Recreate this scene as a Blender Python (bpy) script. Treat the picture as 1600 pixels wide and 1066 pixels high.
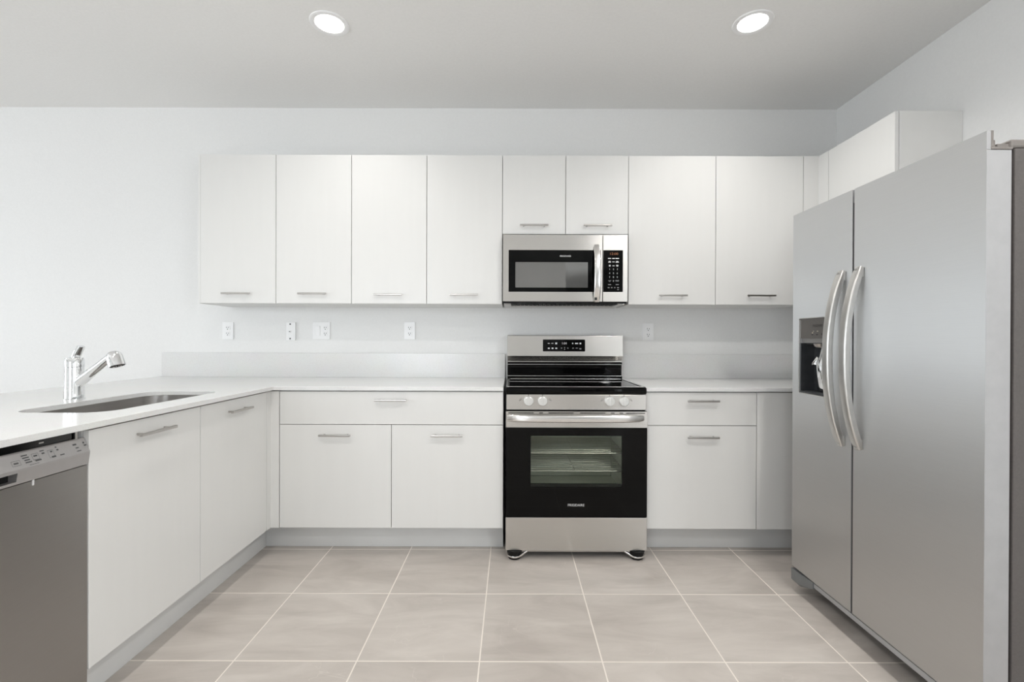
import bpy, bmesh, math
from mathutils import Vector, Matrix
PI = math.pi
S = bpy.context.scene
for o in list(bpy.data.objects): bpy.data.objects.remove(o)
C = S.collection

# ------------------------------------------------------------------ camera, light, exposure
cam = bpy.data.cameras.new('camera'); co = bpy.data.objects.new('camera', cam); C.objects.link(co)
cam.sensor_width = 36; cam.lens = 728 / 1600 * 36; cam.clip_start = .05
co.matrix_world = Matrix.Translation((0, 0, 1.178)) @ Matrix.Rotation(math.radians(90 - .2), 4, 'X') @ Matrix.Rotation(math.radians(.18), 4, 'Z')
S.camera = co
vs = S.view_settings
vs.view_transform = 'Standard'; vs.look = 'None'; vs.exposure = 0.38; vs.gamma = 1; vs.use_curve_mapping = False

CEIL = 2.742
DAY = 5.6                      # brightness of the daylight outside the windows
CAN_W = 7.0                   # one recessed ceiling light
CANS = [(-.91, 2.316), (1.18, 2.30), (-.91, .93), (1.18, .93), (-.91, -.45), (1.18, -.45), (-3.6, -.9), (-5.4, -.9)]
w = bpy.data.worlds.new('daylight'); S.world = w; w.use_nodes = True
wn = w.node_tree.nodes; bg = wn['Background']
bg.inputs[0].default_value = (.885, .945, 1.0, 1); bg.inputs[1].default_value = DAY

def portal(name, loc, rot, sx, sy):
    l = bpy.data.lights.new(name, 'AREA'); l.shape = 'RECTANGLE'; l.size = sx; l.size_y = sy
    l.cycles.is_portal = True
    o = bpy.data.objects.new(name, l); o.location = loc; o.rotation_euler = rot; C.objects.link(o)
portal('window_daylight', (-7.62, -.6, 1.22), (0, -PI / 2, 0), 1.95, 3.4)
portal('window_daylight', (-2.1, -4.12, 1.35), (PI / 2, 0, 0), 1.8, 2.0)  # portal of the rear window added for front fill
portal('window_daylight', (2.32, -4.6, 1.15), (0, PI / 2, 0), 2.1, .6)
portal('window_daylight', (2.32, -1.45, 1.5), (0, PI / 2, 0), 1.3, 1.9)  # portal of the right-hand window added to light the peninsula

# ------------------------------------------------------------------ materials
def mat(name, base, rough=.5, metal=0, spec=.5, coat=0, aniso=0, tangent=None):
    m = bpy.data.materials.new(name); m.use_nodes = True
    p = m.node_tree.nodes['Principled BSDF']
    p.inputs['Base Color'].default_value = (*base, 1); p.inputs['Roughness'].default_value = rough
    p.inputs['Metallic'].default_value = metal; p.inputs['Specular IOR Level'].default_value = spec
    p.inputs['Coat Weight'].default_value = coat
    if aniso:
        p.inputs['Anisotropic'].default_value = aniso
        c = m.node_tree.nodes.new('ShaderNodeCombineXYZ')
        for i in range(3): c.inputs[i].default_value = tangent[i]
        m.node_tree.links.new(c.outputs[0], p.inputs['Tangent'])
    return m
def nd(m, t, **k):
    n = m.node_tree.nodes.new(t)
    for a, b in k.items():
        if a in n.inputs: n.inputs[a].default_value = b
        else: setattr(n, a, b)
    return n
def ln(m, a, b): m.node_tree.links.new(a, b)
def vary(m, base, lo, hi, scale, stretch=(1, 1, 1), detail=3, bump=0, rough=None, bdist=.002):
    """procedural variation of the colour with object-space noise, plus an optional fine bump"""
    p = m.node_tree.nodes['Principled BSDF']
    tc = nd(m, 'ShaderNodeTexCoord'); mp = nd(m, 'ShaderNodeMapping', Scale=stretch); ln(m, tc.outputs['Object'], mp.inputs[0])
    n = nd(m, 'ShaderNodeTexNoise', Scale=scale, Detail=detail); ln(m, mp.outputs[0], n.inputs['Vector'])
    r = nd(m, 'ShaderNodeValToRGB')
    r.color_ramp.elements[0].position = .3; r.color_ramp.elements[1].position = .7
    r.color_ramp.elements[0].color = (*[c * lo for c in base], 1); r.color_ramp.elements[1].color = (*[min(1, c * hi) for c in base], 1)
    ln(m, n.outputs['Fac'], r.inputs[0]); ln(m, r.outputs[0], p.inputs['Base Color'])
    if bump:
        b = nd(m, 'ShaderNodeBump', Strength=bump, Distance=bdist); ln(m, n.outputs['Fac'], b.inputs['Height']); ln(m, b.outputs[0], p.inputs['Normal'])
    if rough:
        mr = nd(m, 'ShaderNodeMapRange'); mr.inputs[3].default_value = rough[0]; mr.inputs[4].default_value = rough[1]
        ln(m, n.outputs['Fac'], mr.inputs[0]); ln(m, mr.outputs[0], p.inputs['Roughness'])
    return m
WALLC = (.835, .835, .825)
M = {}
M['wall'] = vary(mat('wall_paint', WALLC, .55), WALLC, .985, 1.01, 90, bump=.25, detail=4)
CEILC = (.90, .895, .88)
M['ceiling'] = vary(mat('ceiling_paint', CEILC, .7), CEILC, .98, 1.01, 70, bump=.3, detail=4)
CAB = (.77, .765, .745)
M['cab'] = vary(mat('white_laminate', CAB, .32, spec=.45), CAB, .992, 1.005, 6, stretch=(5, 5, .4), detail=5)
M['cabside'] = vary(mat('white_laminate_edge', CAB, .4), CAB, .985, 1.01, 12)
M['kick'] = vary(mat('toe_kick_board', (.70, .70, .69), .3), (.70, .70, .69), .97, 1.02, 6)
M['plastic'] = vary(mat('white_plastic', (.93, .93, .93), .3), (.93, .93, .93), .99, 1.01, 5)
M['slot'] = mat('dark_slot', (.05, .05, .05), .6)
M['black'] = vary(mat('black_enamel', (.006, .006, .006), .12), (.006, .006, .006), .8, 1.3, 8)
M['matteblack'] = vary(mat('matte_black_plastic', (.008, .008, .008), .6, spec=.2), (.008, .008, .008), .8, 1.2, 20)
M['blackglass'] = mat('black_glass', (.001, .001, .001), .03, spec=.17)
vary(M['blackglass'], (.001, .001, .001), .9, 1.1, 4)
STEEL = (.60, .585, .56)
def steel(name, base, rough, aniso, tan, stretch, v=.015):
    m = mat(name, base, rough, 1, aniso=aniso, tangent=tan)
    return vary(m, base, 1 - v, 1 + v, 110, stretch=stretch, detail=3, rough=(rough - v * .6, rough + v * .6))
M['steel'] = steel('brushed_steel', STEEL, .25, .8, (0, 0, 1), (.08, .08, 6))
M['steelfridge'] = steel('brushed_steel_fridge', (.595, .595, .59), .46, .92, (0, 1, 0), (.08, .06, 6))
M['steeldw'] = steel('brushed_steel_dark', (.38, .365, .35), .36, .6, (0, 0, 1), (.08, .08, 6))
M['satin'] = vary(mat('satin_nickel', (.50, .48, .46), .28, 1), (.50, .48, .46), .97, 1.03, 40)
M['polished'] = vary(mat('polished_steel', (.74, .73, .71), .2, 1), (.74, .73, .71), .98, 1.02, 40)
M['handle'] = vary(mat('brushed_handle', (.62, .61, .59), .34, 1), (.62, .61, .59), .97, 1.03, 40)
M['chrome'] = vary(mat('chrome', (.86, .87, .88), .04, 1), (.86, .87, .88), .99, 1.01, 10)
M['sink'] = vary(mat('sink_steel', (.50, .48, .46), .3, 1), (.50, .48, .46), .94, 1.05, 30, stretch=(1, .1, 1))
M['greyplastic'] = vary(mat('grey_brown_plastic', (.20, .182, .168), .45), (.20, .182, .168), .95, 1.05, 20)
M['dwpanel'] = vary(mat('silver_control_panel', (.48, .465, .46), .38, .7), (.48, .465, .46), .97, 1.03, 30)
M['fridgeside'] = vary(mat('painted_grey_side', (.44, .44, .445), .4, .35), (.44, .44, .445), .97, 1.03, 30)
M['fridgebody'] = vary(mat('textured_dark_grey', (.105, .095, .09), .55), (.105, .095, .09), .93, 1.07, 160, bump=.3)
M['disp'] = vary(mat('dispenser_grey', (.16, .15, .14), .35, .5), (.16, .15, .14), .97, 1.03, 30)
M['dispdark'] = vary(mat('dispenser_well', (.035, .037, .04), .25), (.035, .037, .04), .9, 1.1, 30)
M['print_white'] = mat('white_print', (.75, .75, .75), .5)
M['print_grey'] = mat('grey_print', (.10, .10, .10), .5)
M['print_black'] = mat('black_print', (.01, .01, .01), .5)
M['knob'] = vary(mat('silver_knob', (.78, .78, .76), .25, .6), (.78, .78, .76), .98, 1.02, 20)
M['enamel'] = vary(mat('oven_enamel', (.74, .75, .69), .35), (.74, .75, .69), .9, 1.1, 14, stretch=(.2, .2, 3))
M['mirrorglass'] = vary(mat('microwave_window', (.26, .255, .245), .03, .85), (.26, .255, .245), .98, 1.02, 10)

def q_quartz():
    b = (.80, .80, .79)
    m = mat('white_quartz', b, .2, spec=.5); p = m.node_tree.nodes['Principled BSDF']
    tc = nd(m, 'ShaderNodeTexCoord')
    n = nd(m, 'ShaderNodeTexNoise', Scale=380.0, Detail=2.0); ln(m, tc.outputs['Object'], n.inputs['Vector'])
    r = nd(m, 'ShaderNodeValToRGB'); e = r.color_ramp.elements
    e[0].position = .30; e[0].color = (.68, .66, .63, 1); e[1].position = .40; e[1].color = (*b, 1)
    ln(m, n.outputs['Fac'], r.inputs[0])
    n2 = nd(m, 'ShaderNodeTexNoise', Scale=7.0, Detail=4.0); ln(m, tc.outputs['Object'], n2.inputs['Vector'])
    mx = nd(m, 'ShaderNodeMix', data_type='RGBA', blend_type='MULTIPLY'); mx.inputs[0].default_value = .06
    ln(m, r.outputs[0], mx.inputs[6]); ln(m, n2.outputs['Color'], mx.inputs[7]); ln(m, mx.outputs[2], p.inputs['Base Color'])
    return m
M['quartz'] = q_quartz()

def q_tile():
    m = mat('porcelain_floor_tile', (.4, .4, .4), .3, spec=.4); p = m.node_tree.nodes['Principled BSDF']
    tc = nd(m, 'ShaderNodeTexCoord')
    mp = nd(m, 'ShaderNodeMapping', Location=(.115 + .449 * 20, -1.6985 + .4525 * 20, 0)); ln(m, tc.outputs['Object'], mp.inputs[0])
    br = nd(m, 'ShaderNodeTexBrick', offset=0.0, squash=1.0)
    br.inputs['Scale'].default_value = 1; br.inputs['Brick Width'].default_value = .449; br.inputs['Row Height'].default_value = .4525
    br.inputs['Mortar Size'].default_value = .0028; br.inputs['Mortar Smooth'].default_value = .15; br.inputs['Bias'].default_value = 0
    br.inputs['Color1'].default_value = (0, 0, 0, 1); br.inputs['Color2'].default_value = (1, 1, 1, 1); br.inputs['Mortar'].default_value = (.5, .5, .5, 1)
    ln(m, mp.outputs[0], br.inputs['Vector'])
    # every tile gets its own stretch of the clouded pattern
    off = nd(m, 'ShaderNodeVectorMath', operation='MULTIPLY_ADD'); off.inputs[1].default_value = (17, 31, 9)
    ln(m, br.outputs['Color'], off.inputs[0]); ln(m, tc.outputs['Object'], off.inputs[2])
    rot = nd(m, 'ShaderNodeMapping', Rotation=(0, 0, -.5), Scale=(1.0, 3.2, 1)); ln(m, off.outputs[0], rot.inputs[0])
    n = nd(m, 'ShaderNodeTexNoise', Scale=2.2, Detail=6.0, Roughness=.6, Distortion=.8); ln(m, rot.outputs[0], n.inputs['Vector'])
    r = nd(m, 'ShaderNodeValToRGB'); e = r.color_ramp.elements
    e[0].position = .30; e[0].color = (.47, .425, .388, 1); e[1].position = .75; e[1].color = (.63, .582, .536, 1)
    ln(m, n.outputs['Fac'], r.inputs[0])
    # thin pale veins
    n2 = nd(m, 'ShaderNodeTexNoise', Scale=2.6, Detail=3.0, Roughness=.5, Distortion=1.6); ln(m, off.outputs[0], n2.inputs['Vector'])
    v = nd(m, 'ShaderNodeValToRGB'); ve = v.color_ramp.elements
    ve[0].position = .497; ve[0].color = (0, 0, 0, 1); ve[1].position = .503; ve[1].color = (0, 0, 0, 1)
    k = ve.new(.5); k.color = (1, 1, 1, 1)
    ln(m, n2.outputs['Fac'], v.inputs[0])
    n3 = nd(m, 'ShaderNodeTexNoise', Scale=3.3, Detail=1.0); ln(m, off.outputs[0], n3.inputs['Vector'])
    g = nd(m, 'ShaderNodeMapRange'); g.inputs[1].default_value = .55; g.inputs[2].default_value = .7; g.inputs[3].default_value = 0; g.inputs[4].default_value = .5
    ln(m, n3.outputs['Fac'], g.inputs[0])
    mm = nd(m, 'ShaderNodeMath', operation='MULTIPLY'); ln(m, v.outputs[0], mm.inputs[0]); ln(m, g.outputs[0], mm.inputs[1])
    mv = nd(m, 'ShaderNodeMix', data_type='RGBA'); ln(m, mm.outputs[0], mv.inputs[0]); ln(m, r.outputs[0], mv.inputs[6]); mv.inputs[7].default_value = (.70, .65, .60, 1)
    mg = nd(m, 'ShaderNodeMix', data_type='RGBA'); ln(m, br.outputs['Fac'], mg.inputs[0]); ln(m, mv.outputs[2], mg.inputs[6]); mg.inputs[7].default_value = (.80, .74, .67, 1)
    ln(m, mg.outputs[2], p.inputs['Base Color'])
    rr = nd(m, 'ShaderNodeMapRange'); rr.inputs[3].default_value = .26; rr.inputs[4].default_value = .8
    ln(m, br.outputs['Fac'], rr.inputs[0]); ln(m, rr.outputs[0], p.inputs['Roughness'])
    b = nd(m, 'ShaderNodeBump', Strength=.4, Distance=.001, invert=True); ln(m, br.outputs['Fac'], b.inputs['Height']); ln(m, b.outputs[0], p.inputs['Normal'])
    return m
M['tile'] = q_tile()

def q_clear(name, tint, spec=.06):
    m = bpy.data.materials.new(name); m.use_nodes = True; nt = m.node_tree; nt.nodes.clear()
    out = nt.nodes.new('ShaderNodeOutputMaterial'); t = nt.nodes.new('ShaderNodeBsdfTransparent'); g = nt.nodes.new('ShaderNodeBsdfGlossy')
    f = nt.nodes.new('ShaderNodeFresnel'); f.inputs[0].default_value = 1.25; mx = nt.nodes.new('ShaderNodeMixShader')
    t.inputs[0].default_value = (*tint, 1); g.inputs[1].default_value = .03
    nt.links.new(f.outputs[0], mx.inputs[0]); nt.links.new(t.outputs[0], mx.inputs[1]); nt.links.new(g.outputs[0], mx.inputs[2]); nt.links.new(mx.outputs[0], out.inputs[0])
    return m
M['ovenglass'] = q_clear('oven_window_glass', (.93, .95, .91))
def q_emit(name, col, st):
    m = mat(name, col, .5); p = m.node_tree.nodes['Principled BSDF']
    p.inputs['Emission Color'].default_value = (*col, 1); p.inputs['Emission Strength'].default_value = st
    return m
M['lens'] = q_emit('lit_lens', (1, .98, .95), 6)
M['led_amber'] = q_emit('amber_display', (.30, .12, .05), .15)
M['led_white'] = q_emit('white_display', (.7, .7, .75), .5)

# ------------------------------------------------------------------ mesh helpers
ID = lambda p: p
def box(bm, x0, x1, y0, y1, z0, z1, m=ID):
    v = [bm.verts.new(m((x, y, z))) for x in (x0, x1) for y in (y0, y1) for z in (z0, z1)]
    for f in ((0, 1, 3, 2), (4, 6, 7, 5), (0, 4, 5, 1), (2, 3, 7, 6), (0, 2, 6, 4), (1, 5, 7, 3)): bm.faces.new([v[i] for i in f])
def rrect(a0, a1, b0, b1, r, n=6):
    pts = []
    for cx, cy, s in ((a1 - r, b1 - r, 0), (a0 + r, b1 - r, 1), (a0 + r, b0 + r, 2), (a1 - r, b0 + r, 3)):
        for i in range(n + 1):
            t = (s + i / n) * PI / 2; pts.append((cx + r * math.cos(t), cy + r * math.sin(t)))
    return pts
def circ(cx, cy, r, n=32): return [(cx + r * math.cos(2 * PI * i / n), cy + r * math.sin(2 * PI * i / n)) for i in range(n)]
def plate(bm, outer, holes, put, d0, d1):
    """flat plate with holes: outline points (a,b), put(a,b,d) gives the 3D point, thickness d0..d1"""
    loops = [outer] + list(holes)
    t = bmesh.new(); es = []
    for L in loops:
        vs_ = [t.verts.new((a, b, 0)) for a, b in L]
        es += [t.edges.new((vs_[i], vs_[(i + 1) % len(vs_)])) for i in range(len(vs_))]
    bmesh.ops.triangle_fill(t, use_beauty=True, use_dissolve=False, edges=es)
    bmesh.ops.recalc_face_normals(t, faces=t.faces)
    t.verts.index_update()
    fs = [[v.index for v in f.verts] for f in t.faces]; cs = [(v.co.x, v.co.y) for v in t.verts]; t.free()
    A = [bm.verts.new(put(a, b, d0)) for a, b in cs]; B = [bm.verts.new(put(a, b, d1)) for a, b in cs]
    for f in fs: bm.faces.new([A[i] for i in f]); bm.faces.new([B[i] for i in reversed(f)])
    k = 0
    for L in loops:
        n = len(L)
        for i in range(n):
            j = (i + 1) % n; bm.faces.new((A[k + i], A[k + j], B[k + j], B[k + i]))
        k += n
def loft(bm, rings, cap=(True, True), closed=True):
    R = [[bm.verts.new(p) for p in r] for r in rings]; n = len(R[0])
    for a, b in zip(R, R[1:]):
        for i in range(n if closed else n - 1):
            j = (i + 1) % n; bm.faces.new((a[i], a[j], b[j], b[i]))
    if cap[0]: bm.faces.new(list(reversed(R[0])))
    if cap[1]: bm.faces.new(R[-1])
def sweep(bm, path, sec, up=(0, 0, 1), scale=None):
    """sweep a closed 2D section (side, up) along a 3D path"""
    P = [Vector(p) for p in path]; rings = []
    for i, p in enumerate(P):
        t = (P[min(i + 1, len(P) - 1)] - P[max(i - 1, 0)]).normalized()
        s = t.cross(Vector(up)).normalized(); u = s.cross(t).normalized(); k = scale[i] if scale else 1
        if not isinstance(k, tuple): k = (k, k)
        rings.append([p + s * a * k[0] + u * b * k[1] for a, b in sec])
    loft(bm, rings)
def lathe(bm, c, axis, prof, n=32, cap=(True, True)):
    c = Vector(c); ax = Vector(axis).normalized()
    s = ax.orthogonal().normalized(); u = ax.cross(s)
    loft(bm, [[c + ax * h + s * r * math.cos(2 * PI * i / n) + u * r * math.sin(2 * PI * i / n) for i in range(n)] for r, h in prof], cap)
def wpos(o):
    p = Vector((0, 0, 0))
    while o: p += Vector(o.location); o = o.parent
    return p
def obj(name, bm, m, parent=None, bevel=0, smooth=False, seg=2):
    bmesh.ops.recalc_face_normals(bm, faces=bm.faces)
    if parent: bmesh.ops.translate(bm, verts=bm.verts, vec=-wpos(parent))
    me = bpy.data.meshes.new(name); bm.to_mesh(me); bm.free()
    me.materials.append(M[m] if isinstance(m, str) else m)
    if smooth:
        for p in me.polygons: p.use_smooth = True
        me.set_sharp_from_angle(angle=math.radians(38))
    o = bpy.data.objects.new(name, me); C.objects.link(o)
    if parent: o.parent = parent
    if bevel:
        b = o.modifiers.new('edge', 'BEVEL'); b.width = bevel; b.segments = seg; b.limit_method = 'ANGLE'; b.angle_limit = math.radians(40)
    return o
def bx(name, m, parent, *d, bevel=.001, mp=ID):
    bm = bmesh.new()
    for q in ([d] if not isinstance(d[0], tuple) else d): box(bm, *q, m=mp)
    return obj(name, bm, m, parent, bevel)
def thing(name, label, cat, loc, group=None):
    o = bpy.data.objects.new(name, None); o.location = loc; o.empty_display_size = .1; C.objects.link(o)
    o['label'] = label; o['category'] = cat
    if group: o['group'] = group
    return o
def tag(o, label, cat, group=None):
    o['label'] = label; o['category'] = cat
    if group: o['group'] = group
    return o
def struct(name, m, *d, bevel=0):
    o = bx(name, m, None, *d, bevel=bevel); o['kind'] = 'structure'; return o
def text_into(bm, s, size, put, cx, cy, d, width=None):
    cu = bpy.data.curves.new('t', 'FONT'); cu.body = s; cu.size = size; cu.align_x = 'CENTER'; cu.align_y = 'CENTER'; cu.resolution_u = 3
    o = bpy.data.objects.new('t', cu); me = bpy.data.meshes.new_from_object(o)
    k = 1
    if width and len(me.vertices):
        xs = [v.co.x for v in me.vertices]; k = width / (max(xs) - min(xs))
    V = [bm.verts.new(put(cx + v.co.x * k, cy + v.co.y, d)) for v in me.vertices]
    for p in me.polygons:
        try: bm.faces.new([V[i] for i in p.vertices])
        except ValueError: pass
    bpy.data.objects.remove(o); bpy.data.curves.remove(cu); bpy.data.meshes.remove(me)
def dashes(bm, put, d, rows):
    for a, b, wd, h in rows:
        bm.faces.new([bm.verts.new(put(x, y, d)) for x, y in ((a - wd / 2, b - h / 2), (a + wd / 2, b - h / 2), (a + wd / 2, b + h / 2), (a - wd / 2, b + h / 2))])

# mappings: (u along the face, v outwards from the face plane, z up)
def facing_camera(Y): return lambda p: (p[0], Y - p[1], p[2])
def facing_right(X): return lambda p: (X + p[1], p[0], p[2])
def facing_left(X): return lambda p: (X - p[1], p[0], p[2])

# ------------------------------------------------------------------ setting
WY = 3.162; WR = 2.194; WL = -7.5; WB = -4.0
struct('floor', 'tile', (WL - .2, WR + .2, -7.2, WY + .15, -.1, 0))
struct('ceiling', 'ceiling', (WL - .2, WR + .2, -7.2, WY + .15, CEIL, CEIL + .12))
struct('wall_back', 'wall', (WL - .2, WR + .15, WY, WY + .15, 0, CEIL))
WQ = WR + .15
struct('wall_right', 'wall', (WR, WQ, -.5, WY, 0, CEIL), (WR, WQ, -4.3, -2.4, 0, CEIL), (WR, WQ, -7.2, -4.9, 0, CEIL), (WR, WQ, -2.4, -.5, 0, .85), (WR, WQ, -2.4, -.5, 2.15, CEIL), (WR, WQ, -4.9, -4.3, 0, .1), (WR, WQ, -4.9, -4.3, 2.2, CEIL))
# left wall with a wide glazed opening, rear wall with an opening for the added fill window, hallway beyond on the right
struct('wall_left', 'wall', (WL - .15, WL, -7.2, -2.3, 0, CEIL), (WL - .15, WL, 1.1, WY, 0, CEIL), (WL - .15, WL, -2.3, 1.1, 2.2, CEIL), (WL - .15, WL, -2.3, 1.1, 0, .25))
struct('wall_rear', 'wall', (WL, -3.0, WB - .15, WB, 0, CEIL), (-1.2, 1.1, WB - .15, WB, 0, CEIL), (-3.0, -1.2, WB - .15, WB, 2.35, CEIL), (-3.0, -1.2, WB - .15, WB, 0, .35), (1.0, 1.1, -7.1, WB - .15, 0, CEIL), (1.0, WR, -7.2, -7.1, 0, CEIL))
def wframe(name, mp, u0, u1, z0, z1, bars):
    t = .05
    ds = [(u0, u1, 0, .06, z0, z0 + t), (u0, u1, 0, .06, z1 - t, z1), (u0, u0 + t, 0, .06, z0 + t, z1 - t), (u1 - t, u1, 0, .06, z0 + t, z1 - t)] + [(b - t / 2, b + t / 2, 0, .06, z0 + t, z1 - t) for b in bars]
    o = bx(name, 'plastic', None, *ds, mp=mp); o['kind'] = 'structure'
wframe('window_1', facing_right(WL - .1), -2.3, 1.1, .25, 2.2, (-.6,))
wframe('fill_window_rear', lambda p: (p[0], WB - .1 + p[1], p[2]), -3.0, -1.2, .35, 2.35, (-2.1,))  # unseen window, added behind the camera as front fill light
wframe('window_3', facing_left(WR + .1), -4.9, -4.3, .1, 2.2, ())
wframe('fill_window_right', facing_left(WR + .1), -2.4, -.5, .85, 2.15, (-1.45,))  # unseen window, added to brighten the peninsula fronts

# ------------------------------------------------------------------ recessed ceiling lights
RL = ['recessed ceiling light above the left end of the upper cabinets, lit', 'recessed ceiling light above the upper cabinets toward the refrigerator, lit']
light0 = None
for i, (x, y) in enumerate(CANS):
    if light0 is None:
        t = light0 = thing('recessed_light', RL[0], 'ceiling light', (x, y, CEIL), 'recessed ceiling lights')
        bm = bmesh.new(); c = (x, y, CEIL)
        rings = []
        for r, h in ((.094, 0), (.092, -.004), (.080, -.006), (.069, -.003), (.068, -.001)):
            rings.append([Vector(c) + Vector((r * math.cos(2 * PI * k / 48), r * math.sin(2 * PI * k / 48), h)) for k in range(48)])
        loft(bm, rings, (False, False)); obj('trim_ring', bm, 'plastic', t, smooth=True)
        bm = bmesh.new(); lathe(bm, c, (0, 0, -1), ((.068, 0), (.068, .002)), 48); obj('lens', bm, 'lens', t)
    else:
        t = light0.copy(); C.objects.link(t); t.location = (x, y, CEIL)
        t['label'] = RL[1] if i == 1 else 'recessed ceiling light over the open floor behind the viewer, lit'
        for ch in list(light0.children):
            if ch.type == 'MESH': d = ch.copy(); C.objects.link(d); d.parent = t
    l = bpy.data.lights.new('bulb', 'AREA'); l.shape = 'DISK'; l.size = .13; l.energy = CAN_W * (.42 if y > 2 else 1.05) * (1.22 if x > 0 else .85); l.color = (1, .975, .945); l.spread = math.radians(132 if y > 2 else 160)
    o = bpy.data.objects.new('bulb', l); o.location = (0, 0, -.008); C.objects.link(o); o.parent = t

# ------------------------------------------------------------------ cabinets
def pull(parent, mp, u, z, w=.170, vert=False):
    bm = bmesh.new(); r = .0052
    sec = rrect(-r, r, -r, r, .0015, 2)
    sweep(bm, [mp((u - w / 2, .030, z)), mp((u + w / 2, .030, z))], sec)
    for k in (-1, 1):
        a = mp((u + k * (w / 2 - .022), 0, z)); b = mp((u + k * (w / 2 - .022), .028, z))
        sweep(bm, [a, b], circ(0, 0, .0042, 12))
    return obj('handle', bm, 'satin', parent, smooth=True)
G = .0016
def door(root, mp, u0, u1, z0, z1, handle=None, name='door', t=.019):
    d = bx(name, 'cab', root, u0 + G, u1 - G, -t, 0, z0 + G, z1 - G, bevel=.0009, mp=mp)
    if handle: pull(d, mp, handle[0], handle[1])
    return d
def carcass(root, mp, u0, u1, z0, z1, depth, t=.016, top=True):
    f = -.021
    ds = [(u0 + .0005, u0 + t, -depth, f, z0, z1), (u1 - t, u1 - .0005, -depth, f, z0, z1), (u0 + t, u1 - t, -depth, f, z0, z0 + t), (u0 + t, u1 - t, -depth, -depth + t, z0 + t, z1)]
    if top: ds.append((u0 + t, u1 - t, -depth + t, f, z1 - t, z1))
    bx('carcass', 'cabside', root, *ds, bevel=0, mp=mp)
UP = facing_camera(2.838); UD = WY - 2.838 - .001
UZ0, UZ1 = 1.392, 2.299
def upper(label, u, z0, hz, zt=UZ1):
    r = thing('wall_cabinet', label, 'cabinet', ((u[0] + u[-1]) / 2, WY - .16, z0), 'white wall cabinets')
    carcass(r, UP, u[0], u[-1], z0, zt, UD)
    for a, b in zip(u, u[1:]): door(r, UP, a, b, z0, zt, ((a + b) / 2, hz))
    return r
upper('white two-door wall cabinet at the far left end of the row', (-1.899, -1.439, -.979), UZ0, 1.451)
upper('white two-door wall cabinet just left of the microwave', (-.979, -.521, -.0605), UZ0, 1.447)
upper('short white two-door wall cabinet directly above the microwave', (-.0605, .324, .706), 1.818, 1.868)
upper('wide white two-door wall cabinet between microwave and refrigerator', (.706, 1.238, 1.770), UZ0, 1.447)
tag(bx('end_panel', 'cabside', None, -1.914, -1.900, 0, UD, UZ0, UZ1, mp=lambda p: (p[0], 2.842 + p[1] * .985, p[2])), 'narrow white side panel closing the left end of the wall cabinets', 'panel')
bm = bmesh.new()
plate(bm, [(1.772, 2.838), (1.772, 2.857), (1.883, 2.857), (1.883, 2.754), (1.864, 2.754), (1.864, 2.838)], [], lambda a, b, d: (a, b, d), UZ0, UZ1)
tag(obj('filler_panel', bm, 'cab', None, .0008), 'white corner filler strip joining the wall cabinets above the refrigerator', 'panel')
# cabinet over the refrigerator, facing left
OF = facing_left(1.864)
r = thing('wall_cabinet', 'short white wall cabinet on the right wall above the refrigerator', 'cabinet', (2.03, 2.51, 1.83), 'white wall cabinets')
carcass(r, OF, 2.274, 2.752, 1.83, UZ1, WR - 1.864 - .001)
door(r, OF, 2.274, 2.752, 1.83, UZ1)

# base cabinets
BP = facing_camera(2.532); BD = WY - 2.532 - .001
CT0, CT1 = .899, .919
KZ = .148; KY = 2.640; DT = .893; DS = .712
r = thing('base_cabinet', 'white base cabinet with wide drawer over two doors left of the range', 'cabinet', (-.65, 2.85, 0), 'white base cabinets')
carcass(r, BP, -1.263, -.045, KZ, CT0 - .001, BD)
door(r, BP, -1.263, -.045, DS, DT, (-.654, .848), 'drawer')
door(r, BP, -1.263, -.654, KZ, DS, (-.954, .657)); door(r, BP, -.654, -.045, KZ, DS, (-.350, .657))
r = thing('base_cabinet', 'narrow white base cabinet with drawer and door right of the range', 'cabinet', (1.03, 2.85, 0), 'white base cabinets')
carcass(r, BP, .727, 1.332, KZ, CT0 - .001, BD)
door(r, BP, .727, 1.332, DS, DT, (1.032, .848), 'drawer'); door(r, BP, .727, 1.332, KZ, DS, (1.032, .652))
tag(bx('filler_panel', 'cab', None, 1.334, 2.19, -.019, 0, KZ, DT, mp=BP), 'plain white base panel beside the refrigerator, without a handle', 'panel')
# peninsula: sink base with two doors, corner filler
PX = -1.311; PP = facing_right(PX); PD = .60
r = thing('sink_cabinet', 'white two-door base cabinet under the sink beside the dishwasher', 'cabinet', (-1.6, 1.96, 0), 'white base cabinets')
carcass(r, PP, 1.442, 2.492, KZ, CT0 - .001, PD, top=False)
door(r, PP, 1.442, 1.961, KZ, DT, (1.694, .842)); door(r, PP, 1.961, 2.492, KZ, DT, (2.220, .839))
bm = bmesh.new()
plate(bm, [(-1.265, 2.532), (-1.311, 2.532), (-1.311, 2.494), (-1.330, 2.494), (-1.330, 2.551), (-1.265, 2.551)], [], lambda a, b, d: (a, b, d), KZ, DT)
tag(obj('filler_panel', bm, 'cab', None, .0008), 'white inside-corner filler strip between peninsula and back base cabinets', 'panel')
tag(bx('end_panel', 'cabside', None, -1.93, -1.914, .82, 3.16, 0, CT0 - .001), 'white back panel of the peninsula under the counter overhang', 'panel')
tag(bx('end_panel', 'cabside', None, -1.912, -1.311, .815, .833, 0, CT0 - .001), 'white panel closing the near end of the peninsula past the dishwasher', 'panel')
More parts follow.
